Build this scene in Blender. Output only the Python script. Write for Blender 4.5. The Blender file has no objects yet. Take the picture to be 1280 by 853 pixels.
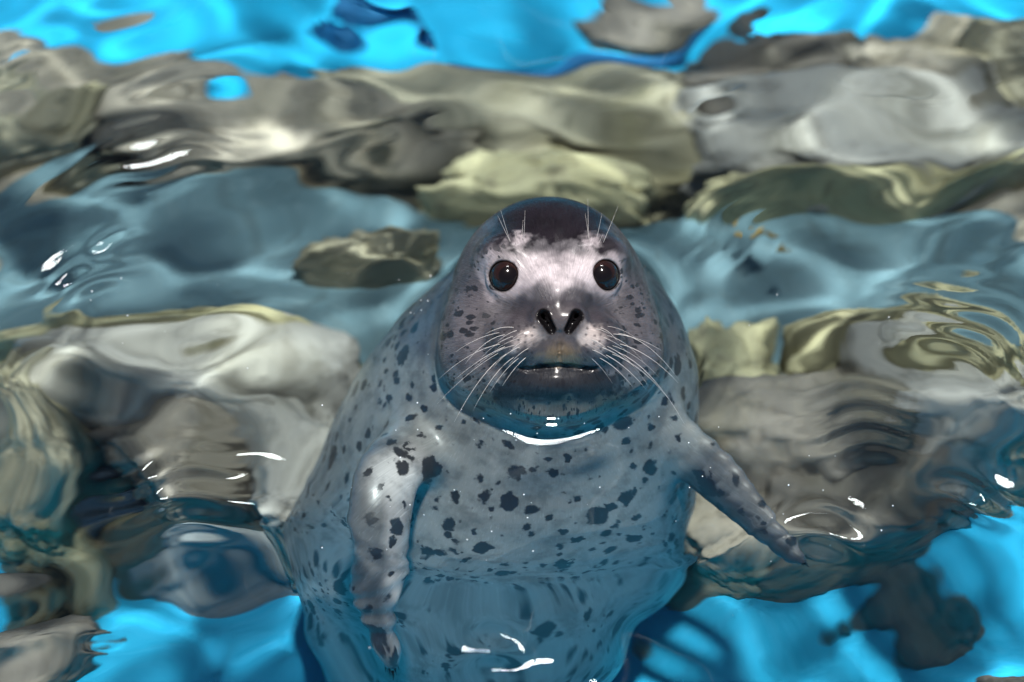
import bpy, bmesh, math, random
import numpy as np
from mathutils import Vector, Matrix, noise as mnoise

random.seed(7)
rng = np.random.default_rng(11)
sc = bpy.context.scene
col = sc.collection
R = math.radians

# ------------------------------------------------------------------ camera
PITCH = R(45)
cam_d = bpy.data.cameras.new('camera')
cam = bpy.data.objects.new('camera', cam_d)
col.objects.link(cam)
cam.location = (-0.0416, -1.75306, 1.75251)
cam.rotation_euler = (R(90) - PITCH, 0, 0)
cam_d.lens = 85
cam_d.sensor_width = 36
cam_d.clip_start = 0.05
cam_d.clip_end = 200
cam_d.dof.use_dof = True
cam_d.dof.focus_distance = 2.37
cam_d.dof.aperture_fstop = 2.2
sc.camera = cam

# ------------------------------------------------------------------ sky, sun, exposure
SUN_EL, SUN_AZ = R(80), R(168)          # azimuth from +Y towards +X
w = bpy.data.worlds.new('World')
sc.world = w
w.use_nodes = True
wn = w.node_tree.nodes
wn.clear()
sky = wn.new('ShaderNodeTexSky')
sky.sky_type = 'NISHITA'
sky.sun_disc = False
sky.sun_elevation = SUN_EL
sky.sun_rotation = SUN_AZ
bg = wn.new('ShaderNodeBackground')
bg.inputs['Strength'].default_value = 0.05
wo = wn.new('ShaderNodeOutputWorld')
w.node_tree.links.new(sky.outputs[0], bg.inputs[0])
w.node_tree.links.new(bg.outputs[0], wo.inputs[0])

sun_d = bpy.data.lights.new('sun', 'SUN')
sun_d.energy = 5.0
sun_d.angle = R(4)
sun_d.color = (1.0, 0.95, 0.9)
sun = bpy.data.objects.new('sun', sun_d)
col.objects.link(sun)
sdir = Vector((math.sin(SUN_AZ) * math.cos(SUN_EL), math.cos(SUN_AZ) * math.cos(SUN_EL), math.sin(SUN_EL)))
sun.rotation_euler = sdir.to_track_quat('Z', 'Y').to_euler()
sun.location = sdir * 6
sun_d.cycles.is_caustics_light = True

sc.view_settings.view_transform = 'Standard'
sc.view_settings.look = 'None'
sc.view_settings.exposure = 0.06
sc.view_settings.gamma = 1
sc.view_settings.use_curve_mapping = False
cy = sc.cycles
cy.use_denoising = True
try:
    cy.denoiser = 'OPENIMAGEDENOISE'
except Exception:
    pass
cy.max_bounces = 14
cy.diffuse_bounces = 4
cy.transmission_bounces = 10
cy.glossy_bounces = 4
cy.caustics_reflective = False
cy.caustics_refractive = True
cy.blur_glossy = 0.3
cy.sample_clamp_indirect = 4.0

# ------------------------------------------------------------------ helpers
def link(o, parent=None):
    col.objects.link(o)
    if parent:
        o.parent = parent
    return o

def tag(o, label=None, cat=None, group=None, kind=None):
    if label: o['label'] = label
    if cat: o['category'] = cat
    if group: o['group'] = group
    if kind: o['kind'] = kind
    return o

def mesh_obj(name, verts, faces, mat, parent=None, smooth=True):
    me = bpy.data.meshes.new(name)
    if isinstance(verts, np.ndarray) and isinstance(faces, np.ndarray):
        n, k = faces.shape
        me.vertices.add(len(verts))
        me.vertices.foreach_set('co', verts.astype(np.float32).ravel())
        me.loops.add(n * k)
        me.loops.foreach_set('vertex_index', faces.astype(np.int32).ravel())
        me.polygons.add(n)
        me.polygons.foreach_set('loop_start', np.arange(0, n * k, k, dtype=np.int32))
        me.update(calc_edges=True)
        me.validate()
    else:
        me.from_pydata([tuple(v) for v in verts], [], [tuple(f) for f in faces])
    me.materials.append(mat)
    if smooth:
        me.polygons.foreach_set('use_smooth', np.ones(len(me.polygons), dtype=bool))
    me.update()
    return link(bpy.data.objects.new(name, me), parent)

class NT:
    """small node-tree helper"""
    def __init__(self, name):
        self.m = bpy.data.materials.new(name)
        self.m.use_nodes = True
        self.t = self.m.node_tree
        self.t.nodes.clear()
        self.out = self.t.nodes.new('ShaderNodeOutputMaterial')
    def n(self, kind, **kw):
        nd = self.t.nodes.new(kind)
        for k, v in kw.items():
            if k.startswith('_'):
                setattr(nd, k[1:], v)
            else:
                self.set(nd, k.replace('_', ' '), v)
        return nd
    def set(self, nd, key, v):
        sock = nd.inputs[int(key)] if key.isdigit() else nd.inputs[key]
        if isinstance(v, bpy.types.NodeSocket):
            self.t.links.new(v, sock)
        else:
            sock.default_value = v
    def math(self, op, a, b=0.0, c=0.0, clamp=False):
        nd = self.t.nodes.new('ShaderNodeMath')
        nd.operation = op
        nd.use_clamp = clamp
        for i, v in enumerate((a, b, c)):
            self.set(nd, str(i), v)
        return nd.outputs[0]
    def ramp(self, v, lo, hi, a=0.0, b=1.0):
        nd = self.t.nodes.new('ShaderNodeMapRange')
        nd.interpolation_type = 'SMOOTHSTEP'
        for i, x in enumerate((v, lo, hi, a, b)):
            self.set(nd, str(i), x)
        return nd.outputs[0]
    def mix(self, f, a, b, blend='MIX'):
        nd = self.t.nodes.new('ShaderNodeMix')
        nd.data_type = 'RGBA'
        nd.blend_type = blend
        self.set(nd, '0', f)
        self.set(nd, '6', a)
        self.set(nd, '7', b)
        return nd.outputs[2]
    def noise(self, vec, scale, detail=3.0, rough=0.55, dist=0.0):
        nd = self.n('ShaderNodeTexNoise', Vector=vec, Scale=scale, Detail=detail, Roughness=rough, Distortion=dist)
        return nd.outputs[0]
    def coord(self):
        return self.n('ShaderNodeTexCoord').outputs['Object']
    def bump(self, h, dist, strength=1.0):
        return self.n('ShaderNodeBump', Height=h, Distance=dist, Strength=strength).outputs[0]
    def surf(self, sh):
        self.t.links.new(sh, self.out.inputs['Surface'])
        return self.m

def rgb(r, g, b):
    return (r, g, b, 1.0)

# ------------------------------------------------------------------ setting materials
def mat_pool(name, c1, c2):
    t = NT(name)
    p = t.coord()
    n1 = t.noise(p, 2.2, 4)
    n2 = t.noise(p, 60, 3)
    c = t.mix(t.ramp(n1, .35, .7), c1, c2)
    c = t.mix(t.math('MULTIPLY', t.ramp(n2, .5, .8), .25), c, rgb(.02, .26, .44))
    b = t.n('ShaderNodeBsdfPrincipled', Base_Color=c, Roughness=.6, Normal=t.bump(n2, .002))
    return t.surf(b.outputs[0])

M_floor = mat_pool('painted_pool_floor', rgb(.0, .46, .78), rgb(.0, .39, .70))

t = NT('pool_water')
g = t.n('ShaderNodeBsdfGlass', Color=rgb(.90, .985, 1), Roughness=0.0, IOR=1.333)
M_water = t.surf(g.outputs[0])

def mat_rock(name, c1, c2, c3, moss=.0):
    t = NT(name)
    p = t.coord()
    n1 = t.noise(p, 7, 5, .6, .6)
    n2 = t.noise(p, 38, 6, .65)
    n3 = t.noise(p, 3.5, 3, .5)
    c = t.mix(t.ramp(n1, .35, .68), c1, c2)
    c = t.mix(t.math('MULTIPLY', t.ramp(n2, .48, .72), .8), c, c3)
    n4 = t.noise(p, 16, 4, .6, 1.0)
    c = t.mix(t.math('MULTIPLY', t.ramp(n4, .50, .66), .4), c, t.mix(1.0, c, rgb(.38, .34, .30), 'MULTIPLY'))
    if moss:
        c = t.mix(t.math('MULTIPLY', t.ramp(n3, .45, .62), moss), c, rgb(.36, .31, .14))
    h = t.math('ADD', t.math('MULTIPLY', n1, 1.0), t.math('MULTIPLY', n2, .35))
    b = t.n('ShaderNodeBsdfPrincipled', Base_Color=c, Roughness=.75, Normal=t.bump(h, .008))
    return t.surf(b.outputs[0])

MR = {
    'foot':  mat_rock('grey_foot_rock', rgb(.25, .27, .28), rgb(.19, .21, .22), rgb(.29, .30, .29), .0),
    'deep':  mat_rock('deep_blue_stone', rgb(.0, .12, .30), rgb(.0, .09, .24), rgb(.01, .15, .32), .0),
    'tan':   mat_rock('tan_grey_rock', rgb(0.329, 0.285, 0.227), rgb(0.240, 0.213, 0.173), rgb(0.129, 0.114, 0.092), .25),
    'moss':  mat_rock('mossy_olive_rock', rgb(0.310, 0.279, 0.200), rgb(0.220, 0.203, 0.151), rgb(0.110, 0.104, 0.070), .40),
    'slate': mat_rock('slate_blue_slab', rgb(.105, .18, .21), rgb(.08, .145, .17), rgb(.13, .205, .23), .0),
    'pale':  mat_rock('pale_rock_caustic_rim', rgb(0.470, 0.430, 0.260), rgb(0.353, 0.320, 0.200), rgb(0.237, 0.208, 0.140), .4),  # also the yellow painted for caustic light along the slab edges
    'light': mat_rock('pale_grey_rock', rgb(0.370, 0.350, 0.319), rgb(0.290, 0.274, 0.248), rgb(0.200, 0.186, 0.162), .15),
    'dark':  mat_rock('dark_grey_rock', rgb(.19, .165, .14), rgb(.12, .105, .09), rgb(.24, .205, .16), .15),
    'navy':  mat_rock('blue_black_rock', rgb(.045, .07, .10), rgb(.03, .05, .08), rgb(.08, .10, .12), .0),
}

# ------------------------------------------------------------------ pool
FLOOR = -0.78
def box(name, lo, hi, mat, kind='structure'):
    x0, y0, z0 = lo
    x1, y1, z1 = hi
    v = [(x0, y0, z0), (x1, y0, z0), (x1, y1, z0), (x0, y1, z0), (x0, y0, z1), (x1, y0, z1), (x1, y1, z1), (x0, y1, z1)]
    f = [(0, 3, 2, 1), (4, 5, 6, 7), (0, 1, 5, 4), (1, 2, 6, 5), (2, 3, 7, 6), (3, 0, 4, 7)]
    o = mesh_obj(name, v, f, mat, smooth=False)
    return tag(o, kind=kind)

PX0, PX1, PY0, PY1 = -3.2, 3.2, -2.6, 4.2
WT = 0.2
pool_floor = box('pool_floor', (PX0 - WT, PY0 - WT, FLOOR - .2), (PX1 + WT, PY1 + WT, FLOOR), M_floor)
walls = [box('pool_wall', (PX0 - WT, PY1, FLOOR - .01), (PX1 + WT, PY1 + WT, .12), M_floor),
         box('pool_wall', (PX0 - WT, PY0 - WT, FLOOR - .01), (PX1 + WT, PY0, .12), M_floor),
         box('pool_wall', (PX0 - WT, PY0, FLOOR - .01), (PX0, PY1, .122), M_floor),
         box('pool_wall', (PX1, PY0, FLOOR - .01), (PX1 + WT, PY1, .122), M_floor)]
receivers = [pool_floor] + walls

# ------------------------------------------------------------------ seal: signed distance field
PH = PITCH
HU = np.array([0, math.sin(PH), math.cos(PH)])
HF0 = np.array([0, -math.cos(PH), math.sin(PH)])
HO = np.array([0, 0, .086])
YAW = R(4)
HX = np.array([math.cos(YAW), 0, 0]) - math.sin(YAW) * HF0
HF = math.cos(YAW) * HF0 + math.sin(YAW) * np.array([1., 0, 0])

def to_head(P):
    q = P - HO
    return np.stack([q @ HX, q @ HU, q @ HF], -1)

def from_head(v):
    v = np.asarray(v, float)
    return HO + v[..., 0:1] * HX + v[..., 1:2] * HU + v[..., 2:3] * HF

def smin(a, b, k):
    h = np.clip(.5 + .5 * (b - a) / k, 0, 1)
    return b * (1 - h) + a * h - k * h * (1 - h)

def smax(a, b, k):
    return -smin(-a, -b, k)

def ell(p, c, r):
    r = np.asarray(r, p.dtype)
    q = (p - np.asarray(c, p.dtype)) / r
    k0 = np.sqrt((q * q).sum(-1))
    k1 = np.sqrt(((q / r) ** 2).sum(-1)) + 1e-9
    return k0 * (k0 - 1) / k1

def seg(p, a, b, ra, rb):
    a = np.asarray(a, float); b = np.asarray(b, float)
    ab = b - a
    tt = np.clip(((p - a) @ ab) / (ab @ ab), 0, 1)
    d = p - a - tt[..., None] * ab
    return np.sqrt((d * d).sum(-1)) - (ra + (rb - ra) * tt)

def flat(p, pts, wdirs, ws, ts):
    """flattened limb along a polyline: width ws along wdirs, thickness ts across"""
    out = None
    for i in range(len(pts) - 1):
        a = np.asarray(pts[i], float); b = np.asarray(pts[i + 1], float)
        ab = b - a
        L2 = ab @ ab
        tt = np.clip(((p - a) @ ab) / L2, 0, 1)
        d = p - a - tt[..., None] * ab
        wd = np.asarray(wdirs[i], float)
        wd = wd - ab * (wd @ ab) / L2
        wd /= np.linalg.norm(wd)
        th = np.cross(ab / math.sqrt(L2), wd)
        al = ab / math.sqrt(L2)
        wv = ws[i] + (ws[i + 1] - ws[i]) * tt
        tv = ts[i] + (ts[i + 1] - ts[i]) * tt
        q = np.sqrt((d @ wd / wv) ** 2 + (d @ th / tv) ** 2 + (d @ al / tv) ** 2)
        s = (q - 1) * tv
        out = s if out is None else smin(out, s, .012)
    return out

SPINE = [((.004, .045, -.020), .090), ((.002, .042, -.075), .118), ((-.012, .034, -.165), .158), ((-.036, .016, -.27), .188),
         ((-.064, .004, -.40), .200), ((-.090, .002, -.52), .196), ((-.106, .000, -.595), .178), ((-.070, .14, -.655), .112),
         ((-.020, .28, -.705), .066), ((.002, .40, -.735), .040)]
EYE = [(-.0478, .003, .0202), (.0455, .004, .0216)]
EYE_R = .0176
# fore flippers: image-left one hangs down, image-right one is held out to the side
FL = dict(pts=[(-.125, -.055, -.135), (-.166, -.120, -.098), (-.172, -.180, -.112), (-.170, -.232, -.170), (-.162, -.288, -.250)],
          wd=[(.9, .1, -.3)] * 4, ws=[.038, .029, .025, .020, .007], ts=[.032, .021, .015, .010, .005])
FR = dict(pts=[(.100, -.040, -.125), (.165, -.088, -.155), (.210, -.135, -.180), (.252, -.180, -.205)],
          wd=[(-.55, -.15, -.85)] * 3, ws=[.036, .025, .017, .005], ts=[.020, .010, .007, .004])
def smooth_chain(Fp, per=4):
    P_ = np.array(Fp['pts'], float); W_ = np.array(Fp['wd'] + Fp['wd'][-1:], float)
    n = len(P_)
    out = dict(pts=[], wd=[], ws=[], ts=[])
    for i in range(n - 1):
        p0, p1, p2, p3 = P_[max(i - 1, 0)], P_[i], P_[i + 1], P_[min(i + 2, n - 1)]
        for j in range(per + (i == n - 2)):
            u = j / per
            out['pts'].append(tuple(.5 * (2 * p1 + (p2 - p0) * u + (2 * p0 - 5 * p1 + 4 * p2 - p3) * u * u + (3 * p1 - p0 - 3 * p2 + p3) * u ** 3)))
            out['wd'].append(tuple(W_[i] * (1 - u) + W_[i + 1] * u))
            for key in ('ws', 'ts'):
                v_ = Fp[key]
                out[key].append(v_[i] * (1 - u) + v_[i + 1] * u)
    return out
FL, FR = smooth_chain(FL), smooth_chain(FR)
HIND = [dict(pts=[(.002, .39, -.735), (.002 + s * .022, .47, -.745), (.002 + s * .036, .55, -.752)],
             wd=[(1, 0, 0)] * 2, ws=[.026, .028, .026], ts=[.020, .012, .007]) for s in (-1, 1)]

def spine_smooth(per=2):
    K = np.array([list(a) + [r - .002] for a, r in SPINE])
    n = len(K)
    out = []
    for i in range(n - 1):
        p0, p1, p2, p3 = K[max(i - 1, 0)], K[i], K[i + 1], K[min(i + 2, n - 1)]
        for j in range(per + (i == n - 2)):
            u = j / per
            q = .5 * (2 * p1 + (p2 - p0) * u + (2 * p0 - 5 * p1 + 4 * p2 - p3) * u * u + (3 * p1 - p0 - 3 * p2 + p3) * u ** 3)
            out.append((tuple(q[:3]), q[3]))
    return out
SPINE_S = spine_smooth()

def sdf_body(P):
    d = np.full(P.shape[:-1], 1.0)
    zlo, zhi = P[..., 2].min(), P[..., 2].max()
    for i in range(len(SPINE_S) - 1):
        (a, ra), (b, rb) = SPINE_S[i], SPINE_S[i + 1]
        if min(a[2], b[2]) > zhi + .32 or max(a[2], b[2]) < zlo - .32:
            continue
        d = smin(d, seg(P, a, b, ra, rb), .03)
    for F in [FL, FR] + HIND:
        pp = np.array(F['pts'])
        m = ((P > pp.min(0) - .09) & (P < pp.max(0) + .09)).all(-1)
        if m.any():
            d[m] = smin(d[m], flat(P[m], F['pts'], F['wd'], F['ws'], F['ts']), .022)
    return d

def sdf_head(P):
    p = to_head(P)
    ax = p.copy()
    ax[..., 0] = np.abs(ax[..., 0])
    d = ell(p, (0, -.023, -.062), (.101, .110, .098))
    d = smin(d, ell(ax, (.059, -.070, -.030), (.055, .060, .058)), .032)         # cheeks
    d = smin(d, ell(p, (0, -.020, .022), (.040, .036, .046)), .026)              # bridge of the muzzle
    d = smin(d, ell(p, (0, -.100, -.004), (.066, .050, .050)), .026)             # lower jaw and throat
    d = smin(d, ell(p, (0, -.1005, .025), (.042, .0225, .036)), .010)              # chin
    d = smin(d, ell(ax, (.036, -.092, .016), (.034, .026, .032)), .016)          # jowls under the pads
    d = smin(d, ell(ax, (.046, .026, .004), (.026, .016, .022)), .030)           # brow
    d = smin(d, ell(ax, (.0310, -.0610, .038), (.0375, .0290, .0340)), .012)     # whisker pads
    d = smin(d, ell(p, (0, -.070, .050), (.022, .0165, .0205)), .010)            # middle of the upper lip
    d = smin(d, ell(p, (0, -.043, .055), (.0235, .0180, .0195)), .014)           # nose
    d = smin(d, ell(ax, (.0155, -.042, .064), (.0115, .014, .010)), .008)
    return d

def sdf_cuts(P, d):
    p = to_head(P)
    for c in EYE:
        q = p - np.asarray(c)
        r2_ = (q * q).sum(-1)
        r = np.sqrt(r2_)
        ea = np.array([math.copysign(.40, c[0]), .02, 1.0]); ea /= np.linalg.norm(ea)
        axl = q @ ea
        rim = np.sqrt((np.sqrt(np.maximum(r2_ - axl ** 2, 0)) - .0168) ** 2 + (axl - .0054) ** 2) - .0034
        d = smin(d, rim, .008)
        d = smax(d, -(r - EYE_R * .985), .0022)
    for a, b in NOSTRIL:
        d = smax(d, -seg(p, a, b, .0052, .0032), .003)
        for dz in (.011, .022, .033):
            d = smax(d, -seg(p, np.asarray(a) - (0, 0, dz), np.asarray(b) - (0, 0, dz), .0052, .0032), .002)
    # philtrum
    for i in range(2):
        d = smax(d, -seg(p, PHIL[i], PHIL[i + 1], .0012, .0012), .004)
    for i in range(len(MOUTH) - 1):
        d = smax(d, -seg(p, MOUTH[i], MOUTH[i + 1], .0016, .0016), .004)
    return d

def surf_z(x, y, z0=.13):
    """how far the face stands out towards the front at head coordinates x, y"""
    zz = np.linspace(z0, -.07, 401)
    pts = from_head(np.stack([np.full_like(zz, x), np.full_like(zz, y), zz], -1))
    d = smin(sdf_body(pts), sdf_head(pts), .034)
    return zz[np.argmax(d < 0)]
NOSTRIL = []
for s_ in (-1, 1):
    a_, b_ = (s_ * .0165, -.0365), (s_ * .0085, -.0500)
    NOSTRIL.append((a_ + (surf_z(*a_) - .001,), b_ + (surf_z(*b_) - .001,)))
MOUTH = []
for x_, y_ in [(-.037, -.0880), (-.030, -.0890), (-.020, -.0880), (-.010, -.0862), (0, -.0848), (.010, -.0862), (.020, -.0880), (.030, -.0890), (.037, -.0880)]:
    MOUTH.append((x_, y_, surf_z(x_, y_) - .0006))
PHIL = [(0, -.0535, surf_z(0, -.0535)), (0, -.066, surf_z(0, -.066)), (0, -.080, surf_z(0, -.080))]
HEAD_C = np.array([0, -.02, .06])
def sdf(P, cuts=True):
    P = np.asarray(P)
    sh = P.shape[:-1]
    Q = P.reshape(-1, 3)
    d = sdf_body(Q)
    m = ((Q - HEAD_C) ** 2).sum(-1) < .30 ** 2
    if m.any():
        H = sdf_head(Q[m])
        dd = smin(d[m], H, .034)
        if cuts:
            m2 = ((Q[m] - (HO + HF * .03 - HU * .03)) ** 2).sum(-1) < .13 ** 2
            if m2.any():
                dd[m2] = sdf_cuts(Q[m][m2], dd[m2])
        d[m] = dd
    return d.reshape(sh)

def axis(lo, hi, flo, fhi, fine, coarse):
    out = [flo]
    st = fine
    x = flo
    left = []
    while x > lo:
        st = min(st * 1.25, coarse)
        x -= st
        left.append(x)
    mid = list(np.arange(flo, fhi, fine))
    right = []
    x = mid[-1]
    st = fine
    while x < hi:
        st = min(st * 1.25, coarse)
        x += st
        right.append(x)
    return np.array(left[::-1] + mid + right)

def surface_nets(F, xs, ys, zs):
    ins = F < 0
    c = [ins[i:ins.shape[0] - 1 + i, j:ins.shape[1] - 1 + j, k:ins.shape[2] - 1 + k] for i in (0, 1) for j in (0, 1) for k in (0, 1)]
    s = sum(x.astype(np.int8) for x in c)
    mask = (s > 0) & (s < 8)
    I = np.argwhere(mask)
    idx = -np.ones(mask.shape, np.int64)
    idx[mask] = np.arange(len(I))
    G = [xs, ys, zs]
    acc = np.zeros((len(I), 3)); cnt = np.zeros(len(I))
    corners = [(i, j, k) for i in (0, 1) for j in (0, 1) for k in (0, 1)]
    for a in corners:
        for ax in range(3):
            if a[ax]:
                continue
            b = list(a); b[ax] = 1
            ia = I + a; ib = I + b
            fa = F[ia[:, 0], ia[:, 1], ia[:, 2]]; fb = F[ib[:, 0], ib[:, 1], ib[:, 2]]
            m = (fa < 0) != (fb < 0)
            tt = np.where(m, fa / np.where(fa - fb == 0, 1, fa - fb), 0)
            pa = np.stack([G[n][ia[:, n]] for n in range(3)], -1)
            pb = np.stack([G[n][ib[:, n]] for n in range(3)], -1)
            acc[m] += (pa + (pb - pa) * tt[:, None])[m]
            cnt[m] += 1
    V = acc / cnt[:, None]
    faces = []
    for ax in range(3):
        u, v = (ax + 1) % 3, (ax + 2) % 3
        sl0 = [slice(None)] * 3; sl1 = [slice(None)] * 3
        sl0[ax] = slice(0, -1); sl1[ax] = slice(1, None)
        ch = ins[tuple(sl0)] != ins[tuple(sl1)]
        E = np.argwhere(ch)
        ok = (E[:, u] >= 1) & (E[:, v] >= 1) & (E[:, u] < mask.shape[u]) & (E[:, v] < mask.shape[v])
        E = E[ok]
        du = np.zeros(3, int); du[u] = 1
        dv = np.zeros(3, int); dv[v] = 1
        q = np.stack([idx[tuple((E - du - dv).T)], idx[tuple((E - dv).T)], idx[tuple(E.T)], idx[tuple((E - du).T)]], -1)
        flip = ~ins[tuple(E.T)]
        q[flip] = q[flip][:, ::-1]
        faces.append(q)
    return V, np.concatenate(faces)

def project(V, it=3, h=4e-4):
    for _ in range(it):
        d = sdf(V)
        g = np.stack([sdf(V + np.eye(3)[a] * h) - sdf(V - np.eye(3)[a] * h) for a in range(3)], -1) / (2 * h)
        g2 = (g * g).sum(-1)
        V = V - np.clip(d / np.maximum(g2, .15), -.004, .004)[:, None] * g
    return V

def relax(V, Q, it=2, f=.5):
    for _ in range(it):
        acc = np.zeros_like(V); cnt = np.zeros(len(V))
        for a in range(4):
            b = (a + 1) % 4
            np.add.at(acc, Q[:, a], V[Q[:, b]]); np.add.at(cnt, Q[:, a], 1)
            np.add.at(acc, Q[:, b], V[Q[:, a]]); np.add.at(cnt, Q[:, b], 1)
        V = V + f * (acc / np.maximum(cnt, 1)[:, None] - V)
    return V

def quad_subdivide(V, Q):
    E = np.concatenate([Q[:, [0, 1]], Q[:, [1, 2]], Q[:, [2, 3]], Q[:, [3, 0]]])
    Es = np.sort(E, 1)
    ue, inv = np.unique(Es, axis=0, return_inverse=True)
    inv = inv.ravel()
    n = len(V); nq = len(Q)
    mid = V[ue].mean(1); cen = V[Q].mean(1)
    e = [n + inv[i * nq:(i + 1) * nq] for i in range(4)]
    c = n + len(ue) + np.arange(nq)
    F = np.concatenate([np.stack([Q[:, 0], e[0], c, e[3]], -1), np.stack([e[0], Q[:, 1], e[1], c], -1),
                        np.stack([c, e[1], Q[:, 2], e[2]], -1), np.stack([e[3], c, e[2], Q[:, 3]], -1)])
    return np.concatenate([V, mid, cen]), F

xs = axis(-.33, .29, -.118, .122, .0026, .0075)
ys = axis(-.34, .62, -.13, .03, .0026, .0085)
zs = axis(-.82, .215, .00, .17, .0026, .0080)
gx, gy, gz = np.meshgrid(xs, ys, zs, indexing='ij')
F = np.empty(gx.shape, np.float32)
for k in range(0, len(zs), 12):
    P = np.stack([gx[:, :, k:k + 12], gy[:, :, k:k + 12], gz[:, :, k:k + 12]], -1)
    F[:, :, k:k + 12] = sdf(P)
V, Q = surface_nets(F, xs, ys, zs)
V = relax(V, Q, 2, .4)
V = project(V, 2)
V, Q = quad_subdivide(V, Q)
V = project(V, 1)
V = relax(V, Q, 1, .35)
print('seal verts', len(V))

# ---- coat colours per vertex (the animal's own markings, plus painted highlights and shade)
H = to_head(V)
hx, hy, hz = H[:, 0], H[:, 1], H[:, 2]
def ss(x, a, b):
    u = np.clip((x - a) / (b - a), 0, 1)
    return u * u * (3 - 2 * u)
def vnoise(P, s, seed=0.0, octv=3):
    o = np.empty(len(P))
    for i, p in enumerate(P):
        o[i] = mnoise.fractal((p[0] * s + seed, p[1] * s, p[2] * s), .6, 2.0, octv)
    return o
C = np.empty((len(V), 3))
base = np.array([.27, .26, .25])
C[:] = base
head_m = ((V - HEAD_C) ** 2).sum(-1) < .24 ** 2
nz = np.zeros(len(V))
nz[head_m] = vnoise(V[head_m], 30)
nz2 = np.zeros(len(V))
nz2[head_m] = vnoise(V[head_m], 90, 5)
def blend(c, m):
    global C
    m = np.clip(m, 0, 1)[:, None]
    C = C * (1 - m) + np.asarray(c) * m
# darker back (away from the camera) and flanks
az = V[:, 1]
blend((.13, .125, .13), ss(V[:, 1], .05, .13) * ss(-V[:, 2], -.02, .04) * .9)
hw = head_m * 1.0
blend((.135, .122, .132), hw * ss(hy, -.11, -.08))
# dark cap
cap = ss(hy + nz * .014 + nz2 * .011 + np.abs(hx) * .16, .024, .044) * hw
blend((.013, .010, .014), cap)
side = ss(np.abs(hx) + nz * .014 + np.clip(hy, 0, .05) * .35, .062, .088) * ss(hy, -.07, .01) * hw
blend((.075, .066, .075), side * .85)
# pale patches round the eyes; the brow band includes the painted forehead highlight
for c, s in zip(EYE, (-1, 1)):
    rr = np.sqrt(((hx - c[0] + s * -.002) / 1.15) ** 2 + (hy - c[1]) ** 2)
    blend((.40, .35, .365), (1 - ss(rr + nz * .010, .017, .030)) * .85 * hw)
band = (1 - ss(np.abs(hx) + nz * .008, .022, .050)) * (1 - ss(np.abs(hy - .010 - nz * .008), .006, .022)) * (hz > 0) * hw
blend((.70, .62, .64), band)
bump_brow = np.zeros(len(V))
for s in (-1, 1):
    rr = np.sqrt((hx - s * .036) ** 2 + (hy - .038) ** 2)
    blend((.50, .44, .46), (1 - ss(rr + nz2 * .006, .003, .013)) * .8 * (hz > -.02) * hw)
# dark muzzle saddle
mz = (1 - ss(np.abs(hx) + nz * .010 - np.clip(-hy - .02, 0, .03) * .5, .034, .056)) * ss(-hy + nz * .010 - np.abs(hx) * .16, .004, .017) * (1 - ss(-hy, .060, .080)) * (hz > .0) * hw
blend((.052, .044, .052), mz * .96)
pad = ss(-hy + nz * .008, .046, .062) * (1 - ss(-hy, .086, .094)) * (1 - ss(np.abs(hx), .062, .076)) * (hz > .005) * hw
blend((.095, .082, .090), pad * .9)
pl = (1 - ss(np.sqrt(((np.abs(hx) - .029) / 1.5) ** 2 + ((hy + .0565) + (np.abs(hx) - .029) * .35) ** 2) + nz2 * .005 + nz * .004, .004, .014)) * (hz > .02) * hw
blend((.58, .50, .47), pl * .9)
# bare nose leather, tan lip between the pads
ns = (1 - ss(np.sqrt((hx / .026) ** 2 + ((hy + .043) / .017) ** 2), .75, 1.1)) * (hz > .06) * hw
blend((.10, .085, .09), ns)
lip = (1 - ss(np.abs(hx) + nz2 * .008 + nz * .006 + (hy + .084) * .6, .010, .034)) * ss(-hy, .054, .072) * (hz > .04) * (hy > -.088) * hw
blend((.22, .165, .095), lip * .85)
chin = ss(-hy + nz * .02 - np.clip(np.abs(hx) - .045, 0, 1) * .5, .084, .092) * (1 - ss(-hy, .115, .14)) * (1 - ss(np.abs(hx) + nz * .02, .055, .095)) * (hz > -.02) * hw
blend((.022, .024, .030), chin * .97)  # chin painted blue-black for its shade and the water's reflection
tan = (1 - ss(np.abs(-hy - .130 + nz * .02), .006, .016)) * (1 - ss(np.abs(hx), .07, .10)) * (hz > -.06) * hw
blend((.30, .22, .15), tan * .55)
dark = np.zeros(len(V))
for a, b in NOSTRIL:
    dark = np.maximum(dark, 1 - ss(seg(H, a, b, .0058, .0034), .0008, .003))
    for dz in (.011, .022, .033):
        dark = np.maximum(dark, 1 - ss(seg(H, np.asarray(a) - (0, 0, dz), np.asarray(b) - (0, 0, dz), .0052, .0032), .001, .003))
for i in range(len(MOUTH) - 1):
    dark = np.maximum(dark, (1 - ss(seg(H, MOUTH[i], MOUTH[i + 1], .0016, .0016), .0002, .0016)) * .8)
for c in EYE:
    q = np.sqrt(((H - np.asarray(c)) ** 2).sum(-1))
    dark = np.maximum(dark, (1 - ss(q, EYE_R * 1.03, EYE_R * 1.16)))
blend((.003, .0025, .003), dark)
wroots = []
wrr = random.Random(3)
for s_ in (-1, 1):
    for row in range(5):
        for k in range(6):
            wroots.append((s_ * (.026 + k * .0068 + wrr.uniform(-.0015, .0015)), -.048 - row * .0078 + .0012 * k + wrr.uniform(-.0015, .0015)))
dots = np.zeros(len(V))
fm = (hz > .01) & head_m & (hy < -.03) & (hy > -.1)
for rx_, ry_ in wroots:
    dots[fm] = np.maximum(dots[fm], 1 - ss(np.sqrt((hx[fm] - rx_) ** 2 + (hy[fm] - ry_) ** 2), .0007, .0019))
blend((.03, .025, .03), dots * .8)
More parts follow.
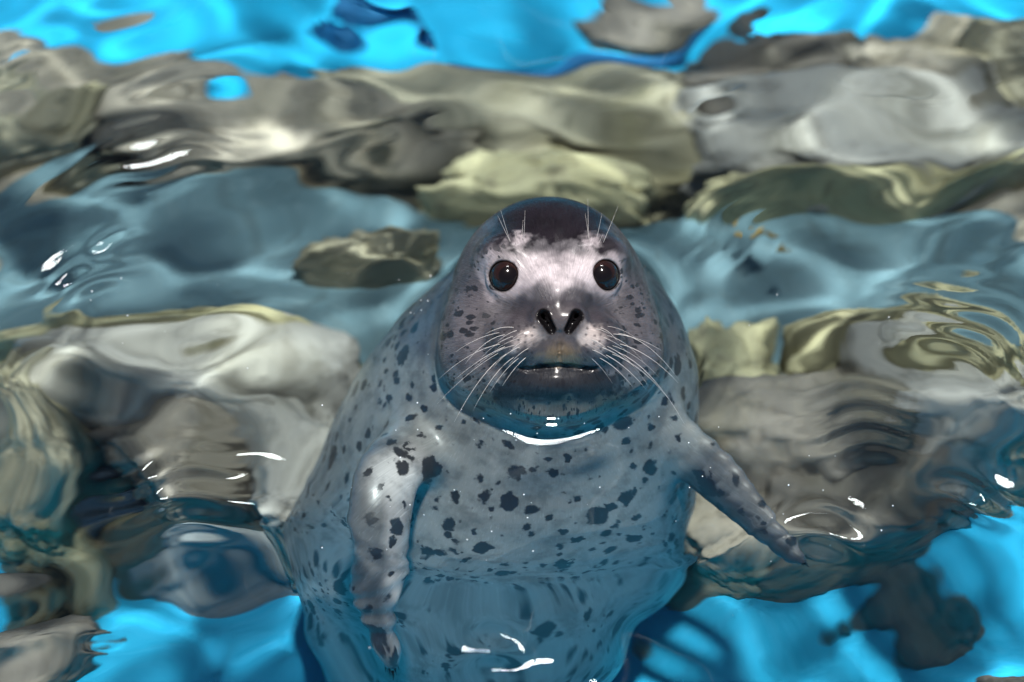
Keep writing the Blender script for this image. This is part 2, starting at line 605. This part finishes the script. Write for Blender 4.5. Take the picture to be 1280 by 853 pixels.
# where spots may show (alpha)
spot = np.ones(len(V))
spot *= 1 - cap * .6
spot *= 1 - np.clip(band * 1.3, 0, 1)
front = (hz > .01) * (np.abs(hx) < .062) * hw
spot *= 1 - ss(-(np.sqrt(hx ** 2 + ((hy + .03) * .9) ** 2) - .066), 0, .014) * (hz > -.02) * hw * .9
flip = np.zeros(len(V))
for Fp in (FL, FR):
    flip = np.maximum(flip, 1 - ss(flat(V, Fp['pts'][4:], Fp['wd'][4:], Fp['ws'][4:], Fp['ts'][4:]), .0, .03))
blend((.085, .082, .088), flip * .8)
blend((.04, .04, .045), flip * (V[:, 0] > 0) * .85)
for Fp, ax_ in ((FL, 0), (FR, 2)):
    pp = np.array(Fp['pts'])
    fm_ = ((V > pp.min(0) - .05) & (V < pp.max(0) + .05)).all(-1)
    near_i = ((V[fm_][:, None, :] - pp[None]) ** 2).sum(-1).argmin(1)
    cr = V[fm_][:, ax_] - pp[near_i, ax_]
    lit_edge = np.zeros(len(V))
    lit_edge[fm_] = ss(cr, .000, .012) if ax_ == 0 else ss(cr, .006, .015)
    blend((.40, .36, .35), lit_edge * flip * (.85 if ax_ == 0 else .30))  # leading edges painted pale as if sunlit
blend((.62, .58, .57), (1 - ss(np.sqrt(((V - np.array([-.158, -.135, -.085])) ** 2).sum(-1)), .012, .045)) * .8)  # pale coat plus a painted highlight on the hanging flipper's shoulder
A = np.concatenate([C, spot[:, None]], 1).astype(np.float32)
# hair direction field: angle round the nose on the head, azimuth on the body
ang = np.arctan2(hy + .045, hx)
rad = np.sqrt(hx ** 2 + (hy + .045) ** 2)
az = np.arctan2(V[:, 1] - .02, V[:, 0])
hm = 1 - ss(-hy, .10, .14)
flow = np.where((hw * (hm > .5))[:, None] > .5,
                np.stack([np.cos(ang), np.sin(ang), rad * 1.2 - hz * .8], -1),
                np.stack([np.cos(az) * 2.2, np.sin(az) * 2.2, V[:, 2] * 1.2], -1)).astype(np.float32)

t = NT('seal_coat')
att = t.n('ShaderNodeAttribute', _attribute_name='coat')
fl = t.n('ShaderNodeAttribute', _attribute_name='flow').outputs['Vector']
p = t.coord()
wv = t.n('ShaderNodeTexNoise', Vector=p, Scale=26.0, Detail=2.0)
warp = t.n('ShaderNodeVectorMath', _operation='MULTIPLY_ADD')
t.set(warp, '0', wv.outputs['Color']); t.set(warp, '1', (.020, .020, .014)); 
wv2 = t.n('ShaderNodeTexNoise', Vector=p, Scale=150.0, Detail=2.0)
warp2 = t.n('ShaderNodeVectorMath', _operation='MULTIPLY_ADD')
t.set(warp2, '0', wv2.outputs['Color']); t.set(warp2, '1', (.009, .009, .009)); t.set(warp2, '2', p)
t.set(warp, '2', warp2.outputs[0])
hwt = t.n('ShaderNodeAttribute', _attribute_name='headw').outputs['Fac']
def spots(scale, tmin, tmax, soft, seed, vec=None, sc_=(1, 1, .78)):
    mp = t.n('ShaderNodeMapping', Vector=vec or warp.outputs[0], Location=(seed, seed * .7, seed * .3), Scale=sc_)
    vo = t.n('ShaderNodeTexVoronoi', Vector=mp.outputs[0], Scale=scale, Randomness=1.0)
    sx = t.n('ShaderNodeSeparateColor', Color=vo.outputs['Color'])
    thr = t.n('ShaderNodeMapRange')
    for i, v in enumerate((sx.outputs[0], 0.0, 1.0, tmin, tmax)):
        t.set(thr, str(i), v)
    return t.ramp(t.math('SUBTRACT', thr.outputs[0], vo.outputs['Distance']), -soft, soft)
s1 = spots(36, -.16, .46, .045, 1.3)
s2 = spots(70, -.16, .48, .07, 4.1)
fw = t.n('ShaderNodeVectorMath', _operation='MULTIPLY_ADD')
t.set(fw, '0', wv2.outputs['Color']); t.set(fw, '1', (.05, .05, .012)); t.set(fw, '2', fl)
s3 = spots(13, -.18, .54, .06, 2.2, fw.outputs[0], (1, 1, 4.2))
s4 = spots(24, -.35, .42, .06, 7.7, fw.outputs[0], (1, 1, 4.0))
hs = t.math('MULTIPLY', t.math('MAXIMUM', s3, s4), hwt)
s = t.math('MULTIPLY', t.math('MAXIMUM', t.math('MULTIPLY', t.math('MAXIMUM', s1, s2), t.math('SUBTRACT', 1.0, t.math('MULTIPLY', hwt, .7))), hs), att.outputs['Alpha'])
hair = t.noise(fl, 52, 3, .65)
hair2 = t.noise(fl, 120, 2, .6)
mott = t.noise(p, 40, 4, .6)
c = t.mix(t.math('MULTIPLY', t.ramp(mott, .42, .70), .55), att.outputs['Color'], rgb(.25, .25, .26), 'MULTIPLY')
c = t.mix(t.math('MULTIPLY', s, .97), c, rgb(.016, .016, .02))
c = t.mix(t.math('MULTIPLY', t.ramp(hair, .30, .72, .0, .55), t.math('MULTIPLY_ADD', hwt, .6, .4)), c, t.mix(.55, c, rgb(.02, .018, .02)))
c = t.mix(t.ramp(hair2, .58, .74, .0, .5), c, t.mix(.5, c, t.mix(1.0, c, rgb(3.0, 3.0, 3.0), 'MULTIPLY')))
hh = t.math('ADD', t.math('MULTIPLY', hair, .7), t.math('MULTIPLY', hair2, .5))
nb = t.bump(hh, .0022, t.math('MULTIPLY_ADD', hwt, .45, .15))
b = t.n('ShaderNodeBsdfPrincipled', Base_Color=c, Roughness=t.ramp(mott, .3, .7, .30, .48), Normal=nb, IOR=1.45)
lum = t.n('ShaderNodeSeparateColor', Color=att.outputs['Color']).outputs[0]
t.set(b, 'Specular IOR Level', t.ramp(lum, .004, .07, .02, .5))
b.inputs['Coat Weight'].default_value = .18
b.inputs['Coat Roughness'].default_value = .16
M_coat = t.surf(b.outputs[0])

seal = link(bpy.data.objects.new('spotted_seal', None))
seal.location = (-.08, 0, FLOOR)
tag(seal, 'grey spotted seal with its head out of the water, looking up with dark round eyes', 'seal')
def part(o):
    o.parent = seal
    o.matrix_parent_inverse = Matrix.Translation(-Vector(seal.location))
    return o
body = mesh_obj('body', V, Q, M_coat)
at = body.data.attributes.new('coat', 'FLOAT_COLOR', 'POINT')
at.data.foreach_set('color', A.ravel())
at = body.data.attributes.new('headw', 'FLOAT', 'POINT')
at.data.foreach_set('value', (hw * ss(V[:, 2], -.02, .01) * 1.0).astype(np.float32))
at = body.data.attributes.new('flow', 'FLOAT_VECTOR', 'POINT')
at.data.foreach_set('vector', flow.ravel())
part(body)
receivers.append(body)

# eyes
t = NT('seal_eye')
p = t.coord()
sx = t.n('ShaderNodeSeparateXYZ', Vector=p)
rr = t.math('SQRT', t.math('ADD', t.math('POWER', sx.outputs[0], 2.0), t.math('POWER', sx.outputs[1], 2.0)))
iris = t.mix(t.ramp(rr, .0085, .0105), rgb(.006, .004, .004), t.mix(t.noise(p, 400, 2), rgb(.026, .010, .008), rgb(.012, .006, .005)))
c = t.mix(t.ramp(rr, .0140, .0150), iris, rgb(.008, .006, .006))
b = t.n('ShaderNodeBsdfPrincipled', Base_Color=c, Roughness=.12)
b.inputs['Coat Weight'].default_value = .35
b.inputs['Specular IOR Level'].default_value = .25
b.inputs['Coat Roughness'].default_value = .02
M_eye = t.surf(b.outputs[0])
hm_mat = Matrix(((HX[0], HU[0], HF[0]), (HX[1], HU[1], HF[1]), (HX[2], HU[2], HF[2]))).to_4x4()
bm = bmesh.new()
bmesh.ops.create_uvsphere(bm, u_segments=40, v_segments=28, radius=EYE_R)
me = bpy.data.meshes.new('eye'); bm.to_mesh(me); bm.free()
me.polygons.foreach_set('use_smooth', np.ones(len(me.polygons), dtype=bool))
me.materials.append(M_eye)
for c in EYE:
    o = link(bpy.data.objects.new('eye', me))
    o.matrix_world = Matrix.Translation(Vector(from_head(c))) @ hm_mat
    mw = o.matrix_world.copy()
    part(o)

# whiskers
t = NT('whisker_hair')
b = t.n('ShaderNodeBsdfPrincipled', Base_Color=rgb(.66, .61, .57), Roughness=.35)
M_whisk = t.surf(b.outputs[0])
def tube(pts, r0, r1, sides=6):
    pts = [Vector(p_) for p_ in pts]
    vs, fs = [], []
    n = len(pts)
    for i, p_ in enumerate(pts):
        d = (pts[min(i + 1, n - 1)] - pts[max(i - 1, 0)]).normalized()
        a = d.orthogonal().normalized(); b_ = d.cross(a)
        r = r0 + (r1 - r0) * i / (n - 1)
        for k in range(sides):
            an = 2 * math.pi * k / sides
            vs.append(p_ + (a * math.cos(an) + b_ * math.sin(an)) * r)
    for i in range(n - 1):
        for k in range(sides):
            k2 = (k + 1) % sides
            fs.append((i * sides + k, i * sides + k2, (i + 1) * sides + k2, (i + 1) * sides + k))
    fs.append(tuple(range(sides))[::-1]); fs.append(tuple(range((n - 1) * sides, n * sides)))
    return vs, fs
def whisker(x, y, L, dirv, droop, r=.00055):
    z = surf_z(x, y)
    a = np.array([x, y, z - .002])
    d = np.asarray(dirv, float); d /= np.linalg.norm(d)
    pts = []
    for i in range(9):
        u = i / 8
        q = a + d * L * u + np.array([0, -droop * L * u * u, -.22 * L * u * u])
        pts.append(from_head(q))
    v, f = tube(pts, r, r * .3)
    part(mesh_obj('whisker', v, f, M_whisk))
for s in (-1, 1):
    for row in range(4):
        for k in range(5):
            if row == 0 and k > 2: continue
            x = s * (.030 + k * .0068 + random.uniform(-.0015, .0015))
            y = -.050 - row * .0090 + random.uniform(-.0015, .0015) + .0012 * k
            L = (.024 + .0095 * k) * (.75 + .16 * row) * random.uniform(.85, 1.15)
            whisker(x, y, L, (s * (.75 + .08 * k), .05 - .17 * row + random.uniform(-.15, .15), random.uniform(.2, .6)), random.uniform(.2, .6), random.uniform(.00016, .00032))
    for k in range(5):
        x = s * (.030 + .0042 * k)
        y = .036 + random.uniform(-.003, .006)
        whisker(x + random.uniform(-.003, .003), y, random.choice((.014, .022, .034, .046)) * random.uniform(.85, 1.15), (s * (-.28 + .24 * k) * .8 + random.uniform(-.25, .25), 1, random.uniform(.3, .8)), random.uniform(-.25, .1), .00024)

# claws at the ends of the fore flippers
t = NT('claw_horn')
b = t.n('ShaderNodeBsdfPrincipled', Base_Color=rgb(.03, .026, .024), Roughness=.3)
M_claw = t.surf(b.outputs[0])
for Fp in (FL, FR):
    e = np.array(Fp['pts'][-1]); a = np.array(Fp['pts'][-2]); dr = (e - a) / np.linalg.norm(e - a)
    wd = np.array(Fp['wd'][0], float); wd -= dr * (wd @ dr); wd /= np.linalg.norm(wd)
    for k in range(5):
        u = (k - 2) / 2
        st = e + wd * u * Fp['ws'][-1] * .8 + dr * (.001 - .010 * abs(u))
        pts = [st, st + dr * .005 + wd * u * .001, st + dr * .010 + wd * u * .002]
        v, f = tube(pts, .0019, .0004)
        part(mesh_obj('claw', v, f, M_claw))

# ------------------------------------------------------------------ water
def water_axis(lo, hi, flo, fhi, fine, coarse):
    return axis(lo, hi, flo, fhi, fine, coarse)
wx = water_axis(PX0 - .05, PX1 + .05, -.80, .80, .0048, .12)
wy = water_axis(PY0 - .05, PY1 + .05, -.62, .85, .0048, .12)
WX, WY = np.meshgrid(wx, wy, indexing='ij')
# centre, half sizes along and across the travel, direction, wavelength, steepness
PACKETS = [(-.50, .10, .030, .045, 2.05, .034, .38), (-.475, .145, .020, .03, 2.15, .028, .36), (-.178, .135, .032, .030, 1.75, .054, .36),
           (.295, -.115, .045, .055, 1.65, .029, .34), (.262, -.245, .030, .030, 1.35, .044, .36),
           (.405, -.215, .032, .034, 1.10, .042, .36), (.18, .16, .05, .08, 2.6, .028, .30), (-.058, -.400, .024, .020, 1.6, .044, .34),
           (-.625, .46, .03, .03, 2.1, .036, .34), (-.41, -.395, .014, .014, 1.9, .030, .34),
           (-.44, .28, .04, .08, 1.9, .030, .24), (-.36, -.20, .05, .07, 1.8, .034, .28), (.45, .02, .06, .08, 1.0, .028, .26)]
def waves(X, Y):
    h = np.zeros_like(X)
    wr = np.random.default_rng(5)
    # slow swell, mostly long crests running across the picture
    ux = X + .035 * np.sin(Y * 9 + 1.0) + .02 * np.sin(X * 14 + Y * 5)
    uy = Y + .030 * np.sin(X * 8 + .4) + .018 * np.sin(X * 17 - Y * 6 + 2)
    for i in range(46):
        lam = .07 * (6.5 ** wr.random())
        th = wr.normal(math.pi / 2, .75)
        k = 2 * math.pi / lam
        sl = .026 * (lam / .2) ** .28
        h += sl / k * np.sin(k * (ux * math.cos(th) + uy * math.sin(th)) + wr.random() * 6.283)
    def rings(cx, cy, lam, amp, r0, wid, ell_y=1.0):
        r = np.sqrt((X - cx) ** 2 + ((Y - cy) * ell_y) ** 2)
        return amp * np.sin(2 * math.pi * r / lam) * np.exp(-((r - r0) / wid) ** 2)
    # packets of steep capillary ripples, added and angled to catch the lamps as glints
    for px_, py_, rx_, ry_, th_, lam, sl in PACKETS:
        u = (X - px_) * math.cos(th_) + (Y - py_) * math.sin(th_)
        v = -(X - px_) * math.sin(th_) + (Y - py_) * math.cos(th_)
        k = 2 * math.pi / lam
        bend = v * v * 2.5 + .006 * np.sin(v * 60 + px_ * 40)
        h += sl / k * np.sin(k * (u + bend)) * np.exp(-(u / rx_) ** 2 - (v / ry_) ** 2)
    return h
HW = waves(WX, WY)
# meniscus and small rise where the water meets the neck
near = (np.abs(WX) < .45) & (np.abs(WY - .03) < .45)
Pn = np.stack([WX[near], WY[near], np.zeros(near.sum())], -1)
dn = sdf(Pn, False)
HW[near] = HW[near] * (.28 + .72 * ss(dn, .07, .30)) + .0120 * np.exp(-np.clip(dn, 0, 1) / .017) + .0002 * np.exp(-np.clip(dn, 0, 1) / .04) * np.sin(np.clip(dn, 0, 1) * 260 + .6 * np.sin(np.arctan2(WY[near] - .04, WX[near]) * 7))
edge = ss(np.maximum(np.abs(WX) / 1.6, np.abs(WY) / 2), .6, 1.0)
HW *= 1 - .7 * edge
nx, ny = len(wx), len(wy)
top = np.stack([WX, WY, HW], -1).reshape(-1, 3)
ii, jj = np.meshgrid(np.arange(nx - 1), np.arange(ny - 1), indexing='ij')
a = (ii * ny + jj).ravel()
TQ = np.stack([a, a + ny, a + ny + 1, a + 1], -1)
# close the volume: a skirt down into the walls and a bottom inside the floor
ring = [(i, 0) for i in range(nx)] + [(nx - 1, j) for j in range(1, ny)] + [(i, ny - 1) for i in range(nx - 2, -1, -1)] + [(0, j) for j in range(ny - 2, 0, -1)]
ri = np.array([i * ny + j for i, j in ring])
low = top[ri].copy(); low[:, 2] = FLOOR - .05
n0 = len(top)
li = n0 + np.arange(len(ri))
r2 = np.roll(ri, -1); l2 = np.roll(li, -1)
SQ = np.stack([ri, li, l2, r2], -1)
cen = np.array([[(PX0 + PX1) / 2, (PY0 + PY1) / 2, FLOOR - .05]])
WV = np.concatenate([top, low, cen])
ci = len(WV) - 1
me = bpy.data.meshes.new('water')
faces = np.concatenate([TQ, SQ])
tri = np.stack([l2, li, np.full_like(li, ci)], -1)
nq, nt_ = len(faces), len(tri)
me.vertices.add(len(WV)); me.vertices.foreach_set('co', WV.astype(np.float32).ravel())
me.loops.add(nq * 4 + nt_ * 3)
me.loops.foreach_set('vertex_index', np.concatenate([faces.ravel(), tri.ravel()]).astype(np.int32))
me.polygons.add(nq + nt_)
me.polygons.foreach_set('loop_start', np.concatenate([np.arange(nq) * 4, nq * 4 + np.arange(nt_) * 3]).astype(np.int32))
me.update(calc_edges=True); me.validate()
sm = np.zeros(nq + nt_, bool); sm[:len(TQ)] = True
me.polygons.foreach_set('use_smooth', sm)
me.materials.append(M_water)
water = link(bpy.data.objects.new('water', me))
tag(water, kind='structure')
water.cycles.is_caustics_caster = True

# ------------------------------------------------------------------ submerged rocks
def rock(cx, cy, rx, ry, top, mat, label, seed, flat_top=.0, rough=.16, rot=0.0, bottom=FLOOR):
    bm = bmesh.new()
    bmesh.ops.create_icosphere(bm, subdivisions=5, radius=1.0)
    sink = min(.02, (top - bottom) * .2)
    hz_ = (top - bottom) / 2 + sink
    off = Vector((seed * 3.7, seed * 1.3, seed * 7.1))
    for v in bm.verts:
        n = v.co.normalized()
        d = mnoise.fractal(n * 1.3 + off, .7, 2.0, 4) * rough * 1.6
        d += abs(mnoise.noise(n * 3.1 + off)) * rough * .7
        d += (.5 - abs(mnoise.noise(n * 6.3 - off))) * rough * .35 + mnoise.fractal(n * 11 + off, .6, 2.0, 3) * rough * .22
        rr_ = 1 + d
        # squarer than an ellipsoid: stones, not balls
        k = 1 / (abs(n.x) ** 3.2 + abs(n.y) ** 3.2 + abs(n.z) ** 3.2) ** (1 / 3.2)
        c_ = n * k * rr_
        z = c_.z
        if flat_top and z > 1 - flat_top:
            z = 1 - flat_top + (z - 1 + flat_top) * .25
        flare = 1.0
        if n.z < 0:                     # the sides spread towards the foot instead of closing under
            tz = min(-n.z, .85)
            flare = (1 + .22 * tz) / math.sqrt(1 - tz * tz) * min(1, (1 + n.z) / .15)
        v.co = (c_.x * rx * flare, c_.y * ry * flare, z * hz_)
    me = bpy.data.meshes.new('submerged_rock'); bm.to_mesh(me); bm.free()
    me.polygons.foreach_set('use_smooth', np.ones(len(me.polygons), dtype=bool))
    me.materials.append(MR[mat])
    o = link(bpy.data.objects.new('submerged_rock', me))
    o.location = (cx, cy, bottom + hz_ - 2 * sink)
    o.rotation_euler[2] = rot
    tag(o, label, 'rock', 'rocks lying under the water')
    receivers.append(o)
    return o

ROCKS = [
    # cx, cy, rx, ry, top, material, label, flat top
    (-.63, .82, .15, .085, -.51, 'tan', 'brown-grey rock under water beside the open blue corner of the pool', .2),
    (-.67, .71, .09, .05, -.47, 'moss', 'olive mossy rock touching the brown-grey corner rock', .0),
    (-.435, .755, .032, .036, -.52, 'dark', 'small dark stone with a square outline in the gap of the back rocks', .3),
    (-.375, .78, .027, .04, -.55, 'dark', 'small dark pointed stone beside the blue gap in the back rocks', .0),
    (-.01, .775, .29, .10, -.50, 'moss', 'long mossy grey rock behind the head with a blue inlet at its end', .25),
    (-.34, .715, .22, .055, -.48, 'tan', 'tan sloping rock along the back edge of the large slate slab', .2),
    (.35, .83, .125, .09, -.50, 'dark', 'dark brown upright rock jutting into the blue water behind', .0),
    (.49, .80, .10, .07, -.47, 'tan', 'mottled brown rock between the dark jutting rock and the corner rock', .0),
    (.64, .82, .08, .08, -.45, 'moss', 'dark olive rock at the far end of the back row', .0),
    (.43, .68, .23, .085, -.44, 'light', 'large smooth pale grey boulder with bright yellow rim', .1),
    (.42, .597, .23, .013, -.462, 'pale', 'thin yellow strip added as a caustic rim at the foot of the pale grey boulder', .0),  # added strip, its yellow is painted caustic light
    (-.01, .61, .13, .030, -.47, 'pale', 'jagged rock with pale yellow caustic light painted on just behind the top of the head', .2),  # rock coloured with the caustic yellow of the slab edge
    (.155, 1.125, .085, .028, -.72, 'dark', 'flat grey rock standing alone in the blue water behind the rock row', .3),
    (-.385, .475, .33, .175, -.46, 'slate', 'wide slate-blue slab with a small green stone lying on it', .75),
    (.345, .46, .28, .14, -.46, 'slate', 'wide slate-blue slab below the pale grey boulder', .75),
    (-.205, .45, .085, .022, -.448, 'moss', 'small green-edged stone on the slate slab near the head', .0),
    (-.44, .30, .22, .018, -.452, 'pale', 'thin yellow-green strip added as caustic light along the front edge of the wide slab', .0),  # caustic line along the slab front, put in as a coloured strip
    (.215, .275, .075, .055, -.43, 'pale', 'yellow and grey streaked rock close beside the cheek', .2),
    (.445, .302, .15, .013, -.452, 'pale', 'pale yellow strip added as caustic light edging the second slate slab', .0),  # caustic line of the second slab, put in as a coloured strip
    (.60, .34, .05, .04, -.44, 'pale', 'bright pale knob of rock at the end of the yellow caustic strip', .0),
    (-.43, .235, .20, .06, -.43, 'light', 'pale grey boulder in front of the yellow-green caustic strip', .1),
    (-.435, .165, .10, .065, -.46, 'dark', 'dark grey boulder below the pale grey one', .2),
    (-.285, .14, .062, .075, -.44, 'light', 'pale tan boulder next to the flank of the seal', .2),
    (-.60, .17, .055, .11, -.44, 'moss', 'olive swirled rock beside the dark grey boulder', .0),
    (-.58, .18, .09, .05, -.62, 'navy', 'blue-black rock at the foot of the olive swirled rock', .0),
    (-.37, .12, .13, .055, -.66, 'foot', 'slate-grey foot rock reaching towards the bright blue floor beside the hanging flipper', .3),
    (.48, .22, .11, .07, -.42, 'light', 'smooth pale grey rock below the yellow caustic strip', .2),
    (.31, .19, .13, .07, -.44, 'dark', 'dark grey rock with ripples crossing it beyond the raised flipper', .1),
    (.35, .11, .12, .07, -.47, 'dark', 'broad dark olive-grey boulder beside the tip of the raised flipper', .2),
    (.54, .215, .08, .05, -.50, 'tan', 'olive-grey rippled rock at the side of the broad dark boulder', .1),
    (.21, .10, .08, .06, -.50, 'tan', 'tan olive rock under the raised flipper', .2),
    (.28, .105, .15, .050, -.65, 'foot', 'slate-grey foot rock below the tan olive rock', .3),
    (-.60, -.015, .068, .026, -.70, 'dark', 'dark flat stone with rounded end lying alone on the bright blue floor', .3),
    (.52, -.085, .05, .03, -.70, 'dark', 'dark green stone cut off at the corner of the bright blue floor', .0),
    (.060, 1.045, .165, .026, -.750, 'deep', 'long dark blue shape lying deep beyond the mossy rock', .0),
    (-.24, 1.15, .060, .020, -.755, 'deep', 'short dark blue shape deep in the blue water beyond the rocks', .0),
]
for i, (cx, cy_, rx, ry, tp, mt, lb, ft) in enumerate(ROCKS):
    rock(cx, cy_, rx, ry, tp, mt, lb, i + 1, ft, .06 if ft > .5 else (.11 if mt == 'foot' else .19), random.uniform(-.12, .12))

# bed of rubble that the rocks stand in, one on each side of the gap the seal has come up through
def rubble_bed(x0, x1, y0, y1):
    nx_, ny_ = 60, 40
    vs = []
    for i_ in range(nx_ + 1):
        for j_ in range(ny_ + 1):
            u, v_ = i_ / nx_, j_ / ny_
            x, y = x0 + (x1 - x0) * u, y0 + (y1 - y0) * v_
            e_ = min(1.0, min(u, 1 - u, v_, 1 - v_) * 9)
            q = Vector((x * 6, y * 6, 3.0))
            z = FLOOR - .01 + e_ * (.17 + .05 * mnoise.fractal(q, .7, 2.0, 4))
            x += .05 * mnoise.noise(q * .7 + Vector((9, 0, 0))); y += .05 * mnoise.noise(q * .7 + Vector((0, 9, 0)))
            vs.append((x, y, z))
    fs = [(i_ * (ny_ + 1) + j_, (i_ + 1) * (ny_ + 1) + j_, (i_ + 1) * (ny_ + 1) + j_ + 1, i_ * (ny_ + 1) + j_ + 1) for i_ in range(nx_) for j_ in range(ny_)]
    o = mesh_obj('rock_bed', vs, fs, MR['tan'])
    tag(o, kind='structure')
    receivers.append(o)
rubble_bed(-1.6, -.16, .18, .82)
rubble_bed(.16, 1.6, .17, .86)
for o in receivers:
    o.cycles.is_caustics_receiver = True

# ------------------------------------------------------------------ floodlight mast behind the pool: its lamps are what glitters in the ripples
t = NT('galvanised_steel')
b = t.n('ShaderNodeBsdfPrincipled', Base_Color=rgb(.35, .36, .37), Metallic=.8, Roughness=.45)
M_steel = t.surf(b.outputs[0])
t = NT('lamp_glass_lit')
em = t.n('ShaderNodeEmission', Color=rgb(1, .97, .95), Strength=70.0)
M_lit = t.surf(em.outputs[0])
MX, MY, MZ = .35, 4.7, 12.2
mast = link(bpy.data.objects.new('floodlight_mast', None))
mast.location = (MX, MY, -1.0)
tag(mast, 'tall grey steel mast carrying lit floodlights beyond the far pool wall', 'floodlight')
def mpart(name, v, f, m, smooth=True, par=None):
    o = mesh_obj(name, v, f, m, smooth=smooth)
    o.parent = par or mast
    if not par:
        o.matrix_parent_inverse = Matrix.Translation(-Vector(mast.location))
    return o
v, f = tube([(MX, MY, -1.0), (MX, MY, 4), (MX, MY, MZ + .2)], .11, .06, 12)
mpart('pole', v, f, M_steel)
v, f = tube([(MX - 1.0, MY - .05, MZ), (MX + 1.0, MY - .05, MZ)], .04, .04, 8)
mpart('cross_arm', v, f, M_steel)
aim = (Vector((0, .3, 0)) - Vector((MX, MY, MZ))).normalized()
for dx in (-.85, -.30, .30, .85):
    c0 = Vector((MX + dx, MY - .05, MZ))
    p0, p1, p2 = c0 - aim * .05, c0 + aim * .12, c0 + aim * .26
    v, f = tube([p0, p1], .20, .44, 20)
    hd = mpart('lamp_head', v, f, M_steel)
    v, f = tube([p1 + aim * .002, p1 + aim * .012], .42, .42, 20)
    mpart('lens', v, f, M_lit, False, hd)

# ------------------------------------------------------------------ air bubbles on the surface, algae scraps on the slab
t = NT('bubble_film')
b = t.n('ShaderNodeBsdfPrincipled', Base_Color=rgb(.85, .88, .9), Roughness=.08)
M_bub = t.surf(b.outputs[0])
bm = bmesh.new()
brr = random.Random(21)
spots_ = [(-.10, -.22, .16, .12, 40), (.20, -.20, .12, .10, 26), (-.03, -.12, .16, .03, 26), (-.45, .05, .12, .10, 16), (.05, .0, .45, .35, 30), (-.14, .05, .02, .06, 14)]
bp = np.array([(brr.gauss(cx, rx * .5), brr.gauss(cy_, ry * .5), 0.0) for cx, cy_, rx, ry, n in spots_ for _ in range(n // 2)])
for (x, y, _), dd_ in zip(bp, sdf(bp, False)):
    if dd_ < .004:
        continue
    z = HW[np.searchsorted(wx, x), np.searchsorted(wy, y)]
    bmesh.ops.create_icosphere(bm, subdivisions=2, radius=brr.uniform(.0003, .0009), matrix=Matrix.Translation((x, y, z)))
me = bpy.data.meshes.new('air_bubbles'); bm.to_mesh(me); bm.free()
me.polygons.foreach_set('use_smooth', np.ones(len(me.polygons), dtype=bool))
me.materials.append(M_bub)
tag(link(bpy.data.objects.new('air_bubbles', me)), 'tiny white air bubbles scattered over the water round the seal', 'bubbles', kind='stuff')

t = NT('brown_algae')
b = t.n('ShaderNodeBsdfPrincipled', Base_Color=rgb(.22, .15, .04), Roughness=.6)
M_alg = t.surf(b.outputs[0])
for (cx, cy_, L_, wd_, a_), lb in zip([(.262, .455, .030, .010, .5), (.238, .478, .016, .007, -.6), (.285, .425, .014, .006, 1.1)],
        ['largest yellow-brown algae scrap on the slate slab below the pale grey boulder', 'small algae scrap above the largest scrap on the slate slab', 'small algae scrap below the largest scrap on the slate slab']):
    n = 14
    vs = []
    for zz in (0.0, .003):
        for k in range(n):
            an = 2 * math.pi * k / n
            r_ = 1 + .35 * math.sin(an * 3 + cx * 90) + .2 * math.sin(an * 5)
            x, y = math.cos(an) * L_ * r_ * .5, math.sin(an) * wd_ * r_
            vs.append((x * math.cos(a_) - y * math.sin(a_), x * math.sin(a_) + y * math.cos(a_), zz))
    fs = [tuple(range(n))[::-1], tuple(range(n, 2 * n))] + [(k, (k + 1) % n, n + (k + 1) % n, n + k) for k in range(n)]
    o = mesh_obj('algae_scrap', vs, fs, M_alg, smooth=False)
    o.location = (cx, cy_, -.452)
    o.cycles.is_caustics_receiver = True
    tag(o, lb, 'algae', 'algae scraps on the slab')
